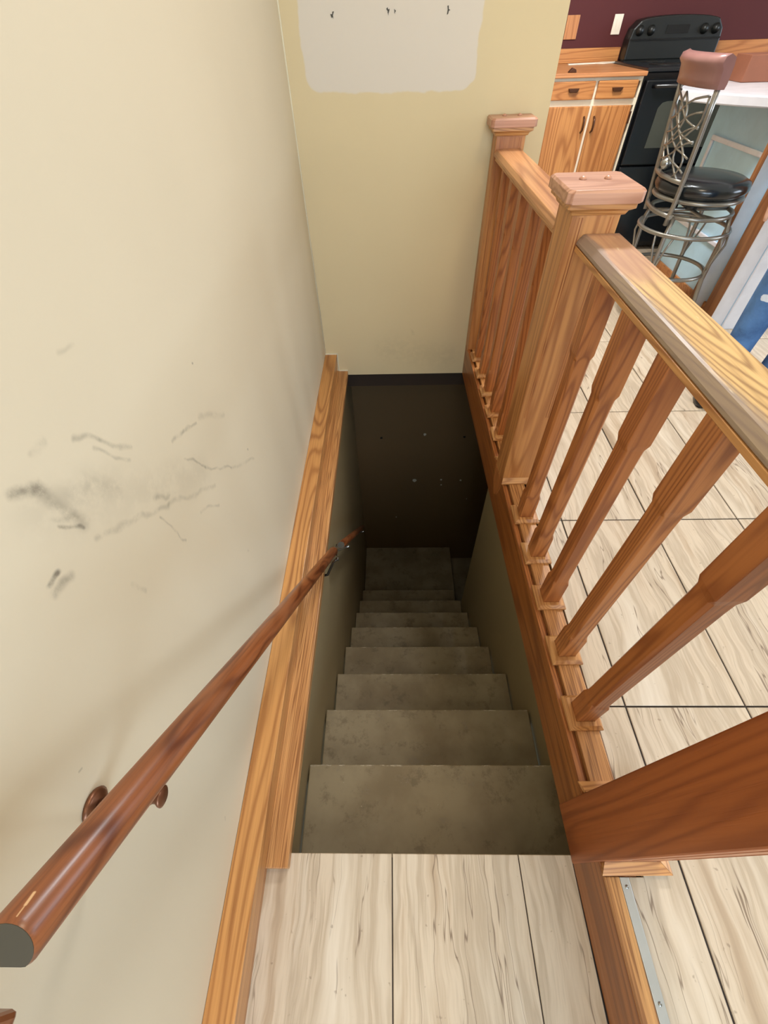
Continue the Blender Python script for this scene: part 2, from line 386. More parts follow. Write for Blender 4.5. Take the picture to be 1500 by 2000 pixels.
# ---------------------------------------------------------------- the room shell
YB = 2.17                                        # face of the wall above the foot of the stairs
struct(MB().box(WX-.12, WX, -2.6, YB+.1, 0.0, 2.7), 'wall_left', M['wall_left'], 'cream painted wall with dark scuffs along the handrail', 'wall')
wb = struct(MB().box(WX-.12, .594, YB, YB+.10, 0.003, 2.7), 'wall_back', M['wall_back'], 'cream wall closing the stair opening with a bare white patch', 'wall')
struct(MB().box(.494, .594, YB+.101, 4.18, FL, 2.7), 'wall_middle', M['wall'], 'cream partition hidden beside the kitchen', 'wall')
struct(MB().box(.49, 5.7, 4.18, 4.28, FL-.1, 2.7), 'wall_far', M['burgundy'], 'dark burgundy painted kitchen wall', 'wall')
wr = MB()
for b in ((-2.6, 4.28, FL-.1, .95), (-2.6, 4.28, 2.35, 2.7), (-2.6, 0.0, .951, 2.349), (3.3, 4.28, .951, 2.349)): wr.box(5.5, 5.6, *b)
struct(wr, 'wall_right', M['wall'], 'cream wall with a wide window opening', 'wall')
wbh = MB()
for b in ((WX, 5.5, 0, .80), (WX, 5.5, 2.3, 2.7), (WX, -.30, .801, 2.299), (1.60, 5.5, .801, 2.299)): wbh.box(b[0], b[1], -2.6, -2.5, b[2], b[3])
struct(wbh, 'wall_behind', M['wall'], 'cream wall behind the landing with a window opening', 'wall')
struct(MB().box(WX-.12, 5.7, -2.7, 4.3, 2.7, 2.78), 'ceiling', M['ceiling'], 'off white ceiling', 'ceiling')
for nm, pts in (('window_1', ((5.52, 0.0, 3.3, .95, 2.35, 'x'))), ('window_2', ((-2.57, -.30, 1.60, .80, 2.3, 'y')))):
    a, u0, u1, z0, z1, ax = pts; m = MB(); t = .05
    for (p0, p1, r0, r1) in ((u0, u1, z0, z0+t), (u0, u1, z1-t, z1), (u0, u0+t, z0+t+.0005, z1-t-.0005), (u1-t, u1, z0+t+.0005, z1-t-.0005), ((u0+u1)/2-.02, (u0+u1)/2+.02, z0+t+.0005, z1-t-.0005)):
        if ax == 'x': m.box(a, a+.05, p0, p1, r0, r1)
        else: m.box(p0, p1, a, a+.05, r0, r1)
    struct(m, nm, M['white_paint'], 'white window frame', 'window')

# floors: slabs with a recessed bed of dark grout and one mesh per tile
struct(MB().box(.473, 5.5, -2.5, -.001, FL-.10, FL-.004).box(.505, 5.5, 0, 4.18, FL-.10, FL-.004), 'floor', M['grout'], 'upper room floor of veined stone look tiles', 'floor')
FLOOR = bpy.data.objects['floor']
def tile_mesh(wd, ln, th=.012):
    b = .0012
    m = MB(); z0, z1 = -th, 0
    o = [(0, 0), (wd, 0), (wd, ln), (0, ln)]; i = [(b, b), (wd-b, b), (wd-b, ln-b), (b, ln-b)]
    m.rings([[(x, y, z0) for x, y in o], [(x, y, z1-b) for x, y in o], [(x, y, z1) for x, y in i]], smooth=False)
    return m
gx, gy, tw, tl = .587, .333, .3005, .6135
base = tile_mesh(tw-.0045, tl-.0045).build('tile', M['tile'], FLOOR, loc=(gx+.002, gy+.002, FL))
rr = random.Random(3)
for i in range(-1, 15):
    for j in range(-5, 7):
        x0, y0 = gx+i*tw, gy+j*tl
        if i == 0 and j == 0: continue
        if y0 > 4.1 or x0 > 4.9: continue
        if i == -1 or y0+tl > 4.18:
            xa = (.504 if y0 > 0 else .474) if i == -1 else x0+.002
            if y0 > YB and i == -1: continue
            yb_ = min(y0+tl-.002, 4.17, (YB-.01) if i == -1 else 9)
            if i == -1 and y0 < 0 < y0+tl:       # tile notched around the foot of the newel
                xb = x0+tw-.0025; pts = [(xa, y0+.002), (xb, y0+.002), (xb, y0+tl-.002), (.504, y0+tl-.002), (.504, .003), (xa, .003)]
                MB().prism([(a, b-0) for a, b in pts], -.012, 0).build('tile', M['tile'], FLOOR, loc=(0, 0, FL), bevel=.001, seg=1); continue
            tile_mesh(x0+tw-.0025-xa, yb_-(y0+.002)).build('tile', M['tile'], FLOOR, loc=(xa, y0+.002, FL))
        else:
            c = base.copy(); COL.objects.link(c); c.location = (x0+.002, y0+.002, FL+rr.uniform(-.0006, .0004))
struct(MB().box(WX, .44, -2.5, .036, -.25, -.005), 'floor_landing', M['grout'], 'landing slab at the head of the stairs', 'floor')
LAND = bpy.data.objects['floor_landing']
for xa, xb in ((-.3135, -.0115), (-.009, .2935), (.296, .4217)):
    for ya, yb_ in ((-.57, .043), (-1.185, -.5725), (-1.8, -1.1875), (-2.415, -1.8025)):
        tile_mesh(xb-xa, yb_-ya).build('tile', M['tile'], LAND, loc=(xa, ya, 0))

# oak baseboard and ledge on the left
def skew_board(x0a, x1a, x0b, x1b, ya, yb_, z0, z1, und=0):
    m = MB(); vs = []
    for y, x0, x1 in ((ya, x0a, x1a), (yb_, x0b, x1b)):
        vs += [(x0, y, z0), (x1-und, y, z0), (x1, y, z1), (x0, y, z1)]
    return m.poly(vs, [(0, 1, 2, 3), (7, 6, 5, 4), (0, 4, 5, 1), (1, 5, 6, 2), (2, 6, 7, 3), (3, 7, 4, 0)])
struct(skew_board(WX+.0005, -.303, WX+.0005, -.299, -2.5, YB-.0005, .0005, .130, .010), 'baseboard_left', M['oak_base'], 'wide oak baseboard running along the left wall', 'baseboard', bevel=.002)
struct(skew_board(-.3125, -.256, -.3085, -.247, .013, YB-.0005, .0008, .030), 'trim_1', M['oak_lines'], 'narrow oak ledge strip beside the stair opening', 'trim', bevel=.0025)
struct(MB().tube([(WX+.001, YB-.002, .13), (WX+.001, YB-.002, 1.4), (WX+.001, YB-.002, 2.69)], .0035, 6), 'trim_2', M['caulk'], 'caulk bead in the corner of the walls', 'trim')
struct(MB().box(WX+.001, -.298, YB-.006, YB-.0005, .1302, .137).box(-.2975, -.2935, YB-.006, YB-.0005, .031, .137).box(-.293, -.246, YB-.006, YB-.0005, .0302, .036), 'trim_3', M['caulk'], 'caulk bead around the board ends', 'trim')
hole_xs = []
for nm, x, z, s_ in (('screw_hole', -.185, 1.334, .008), ('screw_hole', 0.0, 1.340, .007), ('screw_hole', .022, 1.339, .004), ('screw_hole', .198, 1.337, .007)):
    m = MB(); pts = [(s_*(.55+.45*math.sin(i*2.1+x*40))*math.cos(i/9*6.283), s_*1.7*(.6+.4*math.cos(i*1.7+x*10))*math.sin(i/9*6.283)) for i in range(9)]
    m.prism([(x+a, z+b) for a, b in pts], YB-.0015, YB-.0002, 'y').build(nm, M['edge_dark'], wb)

# ---------------------------------------------------------------- stairwell
XL, XR = -.285, .547
struct(MB().box(XL-.1, XL, .037, 2.7, -2.75, -.0008), 'wall_stair_left', M['stair_wall'], 'olive painted left wall of the lower stairs', 'wall')
struct(MB().box(XR, XR+.1, .037, 1.70, -2.75, .05), 'wall_stair_right', M['stair_wall'], 'olive painted right wall of the lower stairs', 'wall')
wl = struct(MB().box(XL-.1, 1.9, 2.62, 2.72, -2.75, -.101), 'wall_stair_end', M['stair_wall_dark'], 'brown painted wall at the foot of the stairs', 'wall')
struct(MB().box(XL, XR, YB+.09, 2.6195, -.13, -.001), 'trim_4', M['header'], 'brown painted header under the cream wall', 'trim')
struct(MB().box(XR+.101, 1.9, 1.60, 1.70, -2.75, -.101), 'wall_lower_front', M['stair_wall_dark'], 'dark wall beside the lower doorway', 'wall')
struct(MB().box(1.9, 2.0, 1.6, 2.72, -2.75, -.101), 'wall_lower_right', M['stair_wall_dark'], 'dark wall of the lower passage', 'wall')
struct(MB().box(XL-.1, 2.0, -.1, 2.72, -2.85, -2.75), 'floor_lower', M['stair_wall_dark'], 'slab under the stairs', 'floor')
struct(MB().box(.62, 1.9, 1.701, 2.619, -2.749, -2.50), 'floor_lower_passage', M['tread'], 'dark floor at the foot of the stairs', 'floor')
for x, z, s_, mk in ((-.085, -.83, .011, 'hole'), (.253, -.80, .013, 'chalk'), (.566, -.83, .011, 'hole'), (.19, -1.305, .020, 'chalk'), (.421, -1.30, .010, 'chalk'), (.425, -1.365, .008, 'chalk'), (.589, -1.311, .012, 'chalk'), (.03, -1.80, .006, 'chalk'), (.67, -1.55, .005, 'chalk')):
    m = MB(); rr2 = random.Random(int(x*1000)+5)
    pts = [(s_*rr2.uniform(.6, 1.1)*math.cos(i/8*6.283), s_*rr2.uniform(.6, 1.1)*math.sin(i/8*6.283)) for i in range(8)]
    m.prism([(x+a, z+b) for a, b in pts], 2.617, 2.6198, 'y').build('screw_hole' if mk == 'hole' else 'plaster_chip', M[mk], wl)

st = thing('staircase', 'steep enclosed stairs with worn olive brown painted treads going down', 'stairs', (0, .037, -2.75))
def SP(m, name, mat, **kw): # build in world coordinates, parent at base
    return m.build(name, mat, st, loc=(0, -.037, 2.75), **kw)
nos = [.277, .517, .754, .999, 1.240, 1.477, 1.716, 1.962]
prev = .062
RISE = .255
for k_, yn in enumerate(nos):
    z = -RISE*(k_+1)
    SP(MB().box(XL+.006, XR-.006-(.004 if k_ % 2 else 0), prev-.029, yn, z-.028, z), 'tread', M['tread'], bevel=.004)
    SP(MB().box(XL+.004, XR-.004, prev-.048, prev-.030, z+.0005, z+RISE-(.0285 if k_ else .0305)), 'riser', M['tread'])
    prev = yn
SP(MB().box(XL+.004, .585, prev-.029, 2.615, -2.293-.028, -2.293), 'platform', M['tread'], bevel=.004)
SP(MB().box(XL+.004, XR-.004, prev-.048, prev-.030, -2.2925, -2.0685), 'riser', M['tread'])
SP(MB().box(.563, .581, prev+.0, 2.612, -2.498, -2.3215).box(XL+.01, .562, prev+.3, 2.61, -2.7495, -2.3215), 'platform_base', M['tread'])
SP(MB().prism([(.04, -.33), (2.0, -2.42), (2.0, -2.7495), (1.72, -2.7495), (.04, -.62)], XL+.0005, XL+.003, 'x'), 'stringer', M['tread'])
SP(MB().prism([(.04, -.33), (1.69, -2.10), (1.69, -2.7495), (.04, -.62)], XR-.003, XR-.0005, 'x'), 'stringer', M['tread'])

# ---------------------------------------------------------------- balustrade on the right
ANG = .0108
bal = thing('stair_railing', 'oak railing with square balusters and capped newel posts beside the stairs', 'railing', (.422, 0, FL-.173), ANG)
# local frame: x=0 stair-side face of the curb, y along the stairs
struct(skew_board(.422, .437, .397, .412, -2.5, YB-.001, 0, 0).box(0, 0, 0, 0, 0, 0), 'trim_5', M['fascia'])
bpy.data.objects.remove(bpy.data.objects['trim_5'])
def curb():
    m = MB(); return m
# curb: fascia board, filler and top strips (setting)
def run(m, x0, x1, z0, z1, ya=-2.49, yb_=YB-.001):
    sl = -math.tan(ANG)
    f_ = lambda x, y: x+.422+sl*max(y, -.3)
    ys = [ya, -.3, yb_] if ya < -.3 else [ya, yb_]
    rs = [[(f_(x0, y), y, z0), (f_(x1, y), y, z0), (f_(x1, y), y, z1), (f_(x0, y), y, z1)] for y in ys]
    return m.rings(rs, smooth=False)
struct(run(MB(), 0, .018, .0005, .172), 'trim_5', M['fascia'], 'deep oak fascia board facing the stair opening', 'trim', bevel=.002)
struct(run(MB(), .0182, .070, .001, .168), 'trim_6', M['oakd_y'], 'oak curb under the railing', 'trim')
struct(run(MB(), .0005, .014, .1722, .178, .02), 'trim_7', M['oakd_y'], 'thin oak fillet along the curb', 'trim')
struct(run(MB(), .022, .078, .1685, .186, .02), 'trim_8', M['oak_lines'], 'oak shoe rail under the balusters', 'trim', bevel=.0015)
struct(run(MB(), .0002, .030, .1725, .181, -2.49, .0035), 'trim_9', M['oak_lines'], 'straight grained oak strip edging the landing', 'trim', bevel=.0015)
al = tag(run(MB(), .0305, .049, .169, .1805, -1.6, .0030).build('transition_strip', M['alu'], bevel=.001), 'aluminium edge strip between the oak curb and the tiles', 'threshold strip')
for y in (.0-.012, -.168, -.5, -.85, -1.2):
    MB().lathe([(.0001, -.0006), (.0034, -.0003), (.0034, .0), (.002, .0012), (.0001, .0014)], (.422+.040-math.tan(ANG)*y, y, .1808), n=12).build('screw', M['knobmetal'], al)

def baluster_mesh(z0, z1):
    m = MB(); h = .0225
    def ring(z, w_, c):
        p = [(w_, -w_+c), (w_, w_-c), (w_-c, w_), (-w_+c, w_), (-w_, w_-c), (-w_, -w_+c), (-w_+c, -w_), (w_-c, -w_)]
        return [(x, y, z) for x, y in p]
    rs = []
    for z, w_, c in ((z0, h, .001), (z0+.105, h, .001), (z0+.120, h-.0016, .0055), (z0+.14, h-.0020, .0055), (z1-.205, h-.0020, .0055), (z1-.178, h-.0016, .0055), (z1-.164, h, .001), (z1, h, .001)):
        rs.append(ring(z, w_, c))
    return m.rings(rs, smooth=False)
ZB0, ZB1 = .187, .9584
bmesh0 = baluster_mesh(ZB0, ZB1)
def collar_mb(w0, w1, wt=.018, hz=.016):
    m = MB()
    # mitred moulding around a post: four sides, each a trapezoid with a slanted top
    for s_ in range(4):
        a = s_*math.pi/2; ca, sa = round(math.cos(a)), round(math.sin(a))
        wi, li = (w0, w1) if s_ % 2 == 0 else (w1, w0)
        g = .0005
        pts = [(wi+g, -li-g, 0), (wi+wt, -li-wt, 0), (wi+wt, li+wt, 0), (wi+g, li+g, 0)]
        top = [(wi+g, -li-g, hz), (wi+wt, -li-wt, .007), (wi+wt, li+wt, .007), (wi+g, li+g, hz)]
        mid = [(wi+wt*.6, -li-wt*.6, hz), (wi+wt*.6, li+wt*.6, hz)]
        vs = pts+top+mid
        fs = [(3, 2, 1, 0), (4, 8, 9, 7), (8, 5, 6, 9), (0, 4, 7, 3), (1, 2, 6, 5), (0, 1, 5, 8, 4), (3, 7, 9, 6, 2)]
        m.poly([(x*ca-y*sa, x*sa+y*ca, z) for x, y, z in vs], fs)
    return m
BX = .0455
def place(ys, first):
    for y in ys:
        if first[0] is None:
            b = bmesh0.build('baluster', M['oakd_z'], bal, loc=(BX, y, 0), bevel=.0008, seg=1)
            c = collar_mb(.0225, .0225).build('collar', M['oak_y'], bal, loc=(BX, y, .1865))
            first[0], first[1] = b, c
        else:
            for s_ in first[:2]:
                d = s_.copy(); COL.objects.link(d); d.location = (BX, y, s_.location.z)
fb = [None, None]
YN = [.3125, .4735, .636, .796, .960]; YF = [1.398, 1.552, 1.706, 1.858, 2.008]
place(YN+YF, fb)

def newel(x0, x1, y0, y1, z0, z1, mat, cap=True, far=False, bottom=None):
    n = MB()
    if far:                                      # half newel with a rounded lower corner against the wall
        n.prism([(y0+.006, z0), (y1, z0), (y1, z1), (y0, z1), (y0, z0+.03), (y0+.001, z0+.012)], x0, x1, 'x')
    else: n.box(x0, x1, y0, y1, z0, z1)
    N = n.build('newel_post', mat, bal, bevel=.003)
    # routed pairs of narrow flutes near the top on the landing-side face
    fl = MB()
    for q_ in (.16, .22, .80, .86):
        xq = x0+(x1-x0)*q_; fl.box(xq-.0012, xq+.0012, y0-.0006, y0+.001, z0+.3, z1-.03)
    fl.build('flute', M['oakd_z'], N)
    cx, cy, hx, hy = (x0+x1)/2, (y0+y1)/2, (x1-x0)/2, (y1-y0)/2
    def ringp(e, z, cf):
        ax, ay = hx+e, hy+e; c = cf
        ym = min(ay, (YB-.004-cy)) if far else ay
        return [(cx+ax, cy-ay+c, z), (cx+ax, cy+ym-(0 if far else c), z), (cx+ax-(0 if far else c), cy+ym, z), (cx-ax+(0 if far else c), cy+ym, z), (cx-ax, cy+ym-(0 if far else c), z), (cx-ax, cy-ay+c, z), (cx-ax+c, cy-ay, z), (cx+ax-c, cy-ay, z)]
    MB().rings([ringp(.001, z1-.026, .002), ringp(.006, z1-.024, .002), ringp(.010, z1-.016, .003), ringp(.020, z1-.010, .003), ringp(.020, z1, .003)], smooth=False).build('cap_moulding', M['oak_x'], N)
    cp = MB().rings([ringp(.028, z1+.0005, .011), ringp(.029, z1+.002, .011), ringp(.029, z1+.021, .011), ringp(.024, z1+.026, .010)], smooth=False).build('cap', M['cap'], N, bevel=.0015)
    for dx in (-.028, .028):
        MB().lathe([(.0085, 0), (.0085, .001), (.006, .004), (.003, .0055), (.0001, .006)], (cx+dx, cy+.012 if not far else cy, z1+.0263), n=16).build('cap_plug', M['cap'], N)
    return N
NZ = 1.054
n_mid = newel(-.001, .108, 1.128, 1.238, .1735, NZ, M['oak_post'])
n_far = newel(-.001, .108, 2.094, 2.164, .1735, NZ, M['oak_post'], far=True)
n_near = newel(-.002, .112, .026, .145, .0008, NZ, M['newel_near'])
MB().prism([(1.128, .1733), (1.238, .1733), (1.232, .13), (1.213, .085), (1.183, .06), (1.153, .085), (1.134, .13)], -.0015, .0, 'x').build('newel_foot', M['oakd_z'], bal)
def newel_collar(x1, y0, y1, w_, ends):
    # mitred strips on the three room-side faces; the stair-side face stays flush with the fascia
    z0 = .1866; A = lambda p, q_: (p[0], p[1], q_)
    for s_, ys_ in ((-1, y0), (1, y1)):
        if (s_ < 0 and 'n' not in ends) or (s_ > 0 and 'f' not in ends): continue
        pts = [(.0005, ys_+s_*.0005), (x1, ys_+s_*.0005), (x1+w_, ys_+s_*w_), (.0005-w_*.35, ys_+s_*w_)]
        zt = [.016, .016, .006, .006]
        MB().poly([A(p, z0) for p in pts]+[A(p, z0+h_) for p, h_ in zip(pts, zt)], [(3, 2, 1, 0), (4, 5, 6, 7), (0, 1, 5, 4), (1, 2, 6, 5), (2, 3, 7, 6), (3, 0, 4, 7)]).build('newel_collar', M['oak_x'], bal)
    pts = [(x1+.0008, y0-.0003), (x1+.0008, y1+.0003), (x1+w_, y1+w_-.0005), (x1+w_, y0-w_+.0005)]; zt = [.016, .016, .006, .006]
    MB().poly([A(p, z0) for p in pts]+[A(p, z0+h_) for p, h_ in zip(pts, zt)], [(0, 1, 2, 3), (7, 6, 5, 4), (0, 4, 5, 1), (1, 5, 6, 2), (2, 6, 7, 3), (3, 7, 4, 0)]).build('newel_collar', M['oak_y'], bal)
newel_collar(.108, 1.128, 1.238, .020, 'nf')
newel_collar(.112, .026, .145, .022, 'nf')
def rail(y0, y1, mat, zt, x0, xt, x1):
    # top rail 22 mm thick with a worn slanted stair-side edge over a narrow lighter sub rail
    t = .022
    sec = [(x0+.002, zt-t), (x1-.002, zt-t), (x1, zt-t+.004), (x1, zt-.005), (x1-.005, zt), (xt+.003, zt), (xt-.002, zt-.0015), (x0+.001, zt-.014), (x0, zt-t+.002)]
    R_ = MB().prism(sec, y0, y1, 'y').build('top_rail', mat, bal, bevel=.0008, seg=1)
    MB().box(max(x0-.0015, .0225) if x0 > .01 else x0+.006, x1-.024, y0, y1-.004, zt-t-.0115, zt-t-.0004).build('sub_rail', M['oak_y'], bal, bevel=.001)
    return R_
rail(.1455, 1.1275, M['rail_worn_glare'], .992, .024, .037, .122)
rail(1.2385, 2.0935, M['rail_far'], .992, -.002, .008, .100)

# ---------------------------------------------------------------- wall handrail on the left
RX = -.225
def dsec(n=28, r=.0168):
    out = []
    for i in range(n):
        a = 2*math.pi*i/n; out.append((r*math.cos(a), max(r*math.sin(a), -.0135)))
    return out
def rail_between(name, p0, p1, parent, r=.0168):
    p0, p1 = Vector(p0), Vector(p1); t = (p1-p0).normalized(); sx = Vector((1, 0, 0)); up = sx.cross(t)
    if up.z < 0: up = -up
    rs = []
    for k_, (s_, f_) in enumerate(((0, .90), (.0025, 1), (1, 1), (1.0025, .9))):
        p = p0+(p1-p0)*min(s_, 1) if s_ not in (.0025, 1.0025) else (p0+t*.003 if s_ < 1 else p1+t*.003)
        rs.append([p+sx*a*f_+up*b*f_ for a, b in dsec(r=r)])
    rs = rs[:4]
    m = MB().rings(rs, cap=False, smooth=True)
    o = m.build(name, M['handrail'], parent)
    for p, sg in ((p0, -1), (p1+t*.003, 1)):
        e = MB(); c = [p+sx*a*.905+up*b*.905+t*sg*.0002 for a, b in dsec(r=r)]
        d = [p+sx*a*.905+up*b*.905-t*sg*.004 for a, b in dsec(r=r)]
        e.rings([c, d], smooth=False); e.build('end_cut', M['edge_dark'], parent)
    return o
P0, P1 = (RX, -.0325, .9842), (RX, .925, .028)
hr = thing('handrail', 'long round reddish brown wooden handrail on the cream wall above the upper stairs', 'handrail', (RX, .45, .50))
def HP(parent, base, m, name, mat, **kw): return m.build(name, mat, parent, loc=tuple(-c for c in base), **kw)
o = rail_between('rail', P0, P1, hr); o.location = (-RX, -.45, -.50)
for c in hr.children: c.location = (-RX, -.45, -.50)
def slot(parent, off, pts, name, mat, r): MB().tube(pts, r, 12).build(name, mat, parent, loc=off)
off = (-RX, -.45, -.50)
# near bracket: wall rosette, curved arm under the rail, flared end knob
MB().lathe([(.0001, 0), (.020, 0), (.021, .003), (.017, .006), (.009, .009), (.0001, .010)], (WX+.0008, .062, .722), 'x', 24).build('bracket_rosette', M['bronze'], hr, loc=off)
MB().tube([(WX+.006, .062, .722), (WX+.05, .060, .748), (-.27, .058, .81), (-.245, .056, .852), (-.232, .055, .868), (-.222, .054, .874)], [.008, .007, .006, .006, .006, .007], 12).build('bracket_arm', M['bronze'], hr, loc=off)
MB().lathe([(.006, 0), (.006, .008), (.0085, .011), (.009, .013), (.0072, .014), (.0001, .0143)], (-.224, .054, .874), 'x', 20).build('bracket_knob', M['bronze'], hr, loc=off)
# far bracket
MB().lathe([(.0001, 0), (.016, 0), (.015, .004), (.0001, .006)], (XL+.0008, .87, -.06), 'x', 16).build('bracket_rosette', M['steel'], hr, loc=off)
MB().tube([(XL+.004, .87, -.06), (-.25, .868, -.045), (-.218, .865, .045), (-.201, .862, .070)], .005, 8).build('bracket_arm', M['steel'], hr, loc=off)
MB().lathe([(.005, 0), (.008, .004), (.008, .007), (.0001, .009)], (-.204, .862, .070), 'x', 12).build('bracket_knob', M['steel'], hr, loc=off)
MB().tube([(-.225, .935, .01), (-.222, .95, -.02), (-.224, .96, -.05), (-.226, .985, -.03), (-.23, 1.02, -.06)], .0028, 6).build('hanging_wire', M['steel'], hr, loc=off)
hr2 = thing('handrail', 'lower wooden handrail on the dark stairwell wall, seen in shadow', 'handrail', (RX, 1.5, -.6))
rail_between('rail', (RX, 1.08, -.145), (RX, 1.93, -1.09), hr2)
for c in hr2.children: c.location = (-RX, -1.5, .6)
off = (-RX, -1.5, .6)
for y, z in ((1.15, -.223), (1.80, -.945)):
    MB().lathe([(.0001, 0), (.016, 0), (.015, .004), (.0001, .006)], (XL+.0008, y, z-.06), 'x', 16).build('bracket_rosette', M['steel'], hr2, loc=off)
    MB().tube([(XL+.004, y, z-.06), (-.25, y, z-.055), (-.222, y, z-.035), (-.201, y-.003, z-.022)], .0048, 8).build('bracket_arm', M['knobmetal'], hr2, loc=off)
lg = MB().box(WX+.0005, -.2655, -.42, -.0717, .88, .92)
tag(lg.build('wooden_ledge', M['handrail'], bevel=.004), 'end of a flat brown wooden ledge on the cream wall near the floor corner', 'ledge')

# ---------------------------------------------------------------- kitchen
YK = 3.5; CT = 1.092
def cabinet(name, x0, x1, label, cols, first):
    t = thing(name, label, 'cabinet', ((x0+x1)/2, YK, FL), 0)
    off = (-(x0+x1)/2, -YK, -FL)
    B = lambda m, nm, mt, par=t, **kw: m.build(nm, mt, par, **({'loc': off} if par is t else {}), **kw)
    B(MB().box(x0, x1, YK+.02, 4.175, FL+.10, CT-.0212).box(x0+.01, x1-.01, YK+.07, 4.17, FL+.001, FL+.0995), 'body', M['cab'])
    fr = MB(); n = len(cols)-1
    fr.box(x0, x1, YK, YK+.019, CT-.040, CT-.0212).box(x0, x1, YK, YK+.019, FL+.10, FL+.14).box(x0, x1, YK, YK+.019, .950, .982)
    for xc in cols:
        for za, zb_ in ((FL+.1405, .9495), (.9825, CT-.0405)): fr.box(max(x0, xc-.012), min(x1, xc+.012), YK, YK+.019, za, zb_)
    B(fr, 'face_frame', M['cabwhite'])
    for k_ in range(n):
        a, b = cols[k_]+.008, cols[k_+1]-.008
        if k_ == n-1: b = cols[k_+1]-.028
        if k_ == 0: a = cols[0]+.010
        d = B(MB().box(a, b, YK-.019, YK-.0005, .980, CT-.034), 'drawer', M['cab_x'], bevel=.004)
        xm = (a+b)/2
        MB().prism([(xm-.032, 1.030), (xm+.032, 1.030), (xm+.022, 1.012), (xm-.022, 1.012)], YK-.032, YK-.0195, 'y').build('drawer_pull', M['handle_dark'], d, bevel=.003)
        dr = B(MB().box(a, b, YK-.019, YK-.0005, FL+.13, .952), 'door', M['cab'], bevel=.004)
        s_ = 1 if k_ % 2 == 0 else -1
        hx = b-.022 if k_ % 2 == 0 else a+.022
        MB().tube([(hx, YK-.019, .905), (hx, YK-.040, .895), (hx, YK-.044, .87), (hx, YK-.040, .845), (hx, YK-.019, .835)], .0055, 8).build('handle', M['handle_dark'], dr)
        hg = a-.004 if k_ % 2 == 0 else b+.004
        MB().box(hg-.006, hg+.006, YK-.022, YK-.0195, .87, .925).build('hinge', M['handle_dark'], dr)
    return t
cabinet('base_cabinet', .75, 1.466, 'oak base cabinet with two doors and two drawers left of the black stove', [.75+.19, 1.203, 1.466], True)
cabinet('base_cabinet', 2.215, 3.6, 'oak base cabinet right of the black stove behind the island', [2.215, 2.67, 3.13, 3.6], False)
tag(MB().box(.60, 1.472, YK-.028, 4.178, CT-.020, CT).build('worktop', M['worktop'], bevel=.004), 'wooden worktop left of the stove', 'worktop')
tag(MB().box(2.205, 3.62, YK-.028, 4.178, CT-.020, CT).build('worktop', M['worktop'], bevel=.004), 'wooden worktop right of the stove', 'worktop')
tag(MB().box(.60, 1.530, 4.155, 4.1785, CT+.0005, 1.160).build('backsplash', M['cab_x'], bevel=.003), 'oak backsplash board left of the stove', 'backsplash')
tag(MB().box(2.130, 3.62, 4.155, 4.1785, CT+.0005, 1.175).build('backsplash', M['cab_x'], bevel=.003), 'oak backsplash board right of the stove', 'backsplash')
tag(MB().box(1.145, 1.225, 4.172, 4.1785, 1.200, 1.305).build('outlet_cover', M['plate_wood'], bevel=.002), 'oak coloured blank wall plate beside the cream wall', 'wall plate')
sw = tag(MB().box(1.445, 1.500, 4.172, 4.1785, 1.215, 1.303).build('outlet_cover', M['plastic_white'], bevel=.002), 'white wall plate left of the stove control panel', 'wall plate')
MB().box(1.464, 1.481, 4.170, 4.1718, 1.235, 1.283).build('socket', M['plastic_white'], sw)
tag(MB().prism([(1.17, 4.02), (1.36, 4.06), (1.40, 4.03), (1.52, 4.10), (1.54, 4.13), (1.41, 4.12), (1.37, 4.09), (1.17, 4.045)], CT+.0006, CT+.006).build('paper_scrap', M['plastic_white']), 'white strip of torn paper on the left worktop', 'scrap')
tag(MB().prism([(1.03, CT+.0006), (1.075, CT+.0006), (1.07, 1.105), (1.05, 1.112), (1.036, 1.100)], 3.50, 3.53, 'y').build('wood_block', M['handle_dark'], bevel=.002), 'small brown wooden block on the left worktop edge', 'block')

sx0, sx1 = 1.478, 2.198
stv = thing('stove', 'black freestanding electric stove with curved control panel', 'stove', ((sx0+sx1)/2, YK, FL))
off = (-(sx0+sx1)/2, -YK, -FL)
MB().box(sx0, sx1, YK+.02, 4.14, FL+.02, CT-.008).build('body', M['blackgloss'], stv, loc=off, bevel=.004)
MB().box(sx0-.003, sx1+.003, YK-.005, 4.05, CT-.0075, CT+.012).build('cooktop', M['blackgloss'], stv, loc=off, bevel=.004)
for x, y, r in ((1.66, 3.70, .10), (2.02, 3.70, .075), (1.66, 3.92, .075), (2.02, 3.92, .10)):
    MB().lathe([(.0001, 0), (r, 0), (r, .0015), (.0001, .0015)], (x, y, CT+.0122), n=32).build('burner', M['blackmatte'], stv, loc=off)
dr = MB().box(sx0+.006, sx1-.006, YK-.022, YK+.0195, .668, 1.055).build('oven_door', M['blackgloss'], stv, loc=off, bevel=.006)
wn = [(1.595, .752), (2.10, .752), (2.10, .93), (2.085, .955), (2.06, .965), (1.64, .965), (1.612, .958), (1.595, .935)]
MB().prism(wn, YK-.0245, YK-.0222, 'y').build('door_glass', M['ovenglass'], dr)
MB().tube([(sx0+.05, YK-.0225, 1.030), (sx0+.055, YK-.05, 1.032), (sx1-.055, YK-.05, 1.032), (sx1-.05, YK-.0225, 1.030)], .010, 10).build('handle', M['blackgloss'], dr)
MB().box(sx0+.006, sx1-.006, YK-.018, YK+.0195, FL+.05, .660).build('drawer', M['blackgloss'], stv, loc=off, bevel=.006)
pr = [(1.535, 1.100), (2.108, 1.100), (2.108, 1.195), (2.10, 1.235), (2.07, 1.268)]+[(1.8225+.25*math.cos(a), 1.268+.026*math.sin(a)) for a in [math.pi*i/12 for i in range(1, 12)]]+[(1.575, 1.268), (1.545, 1.240), (1.535, 1.195)]
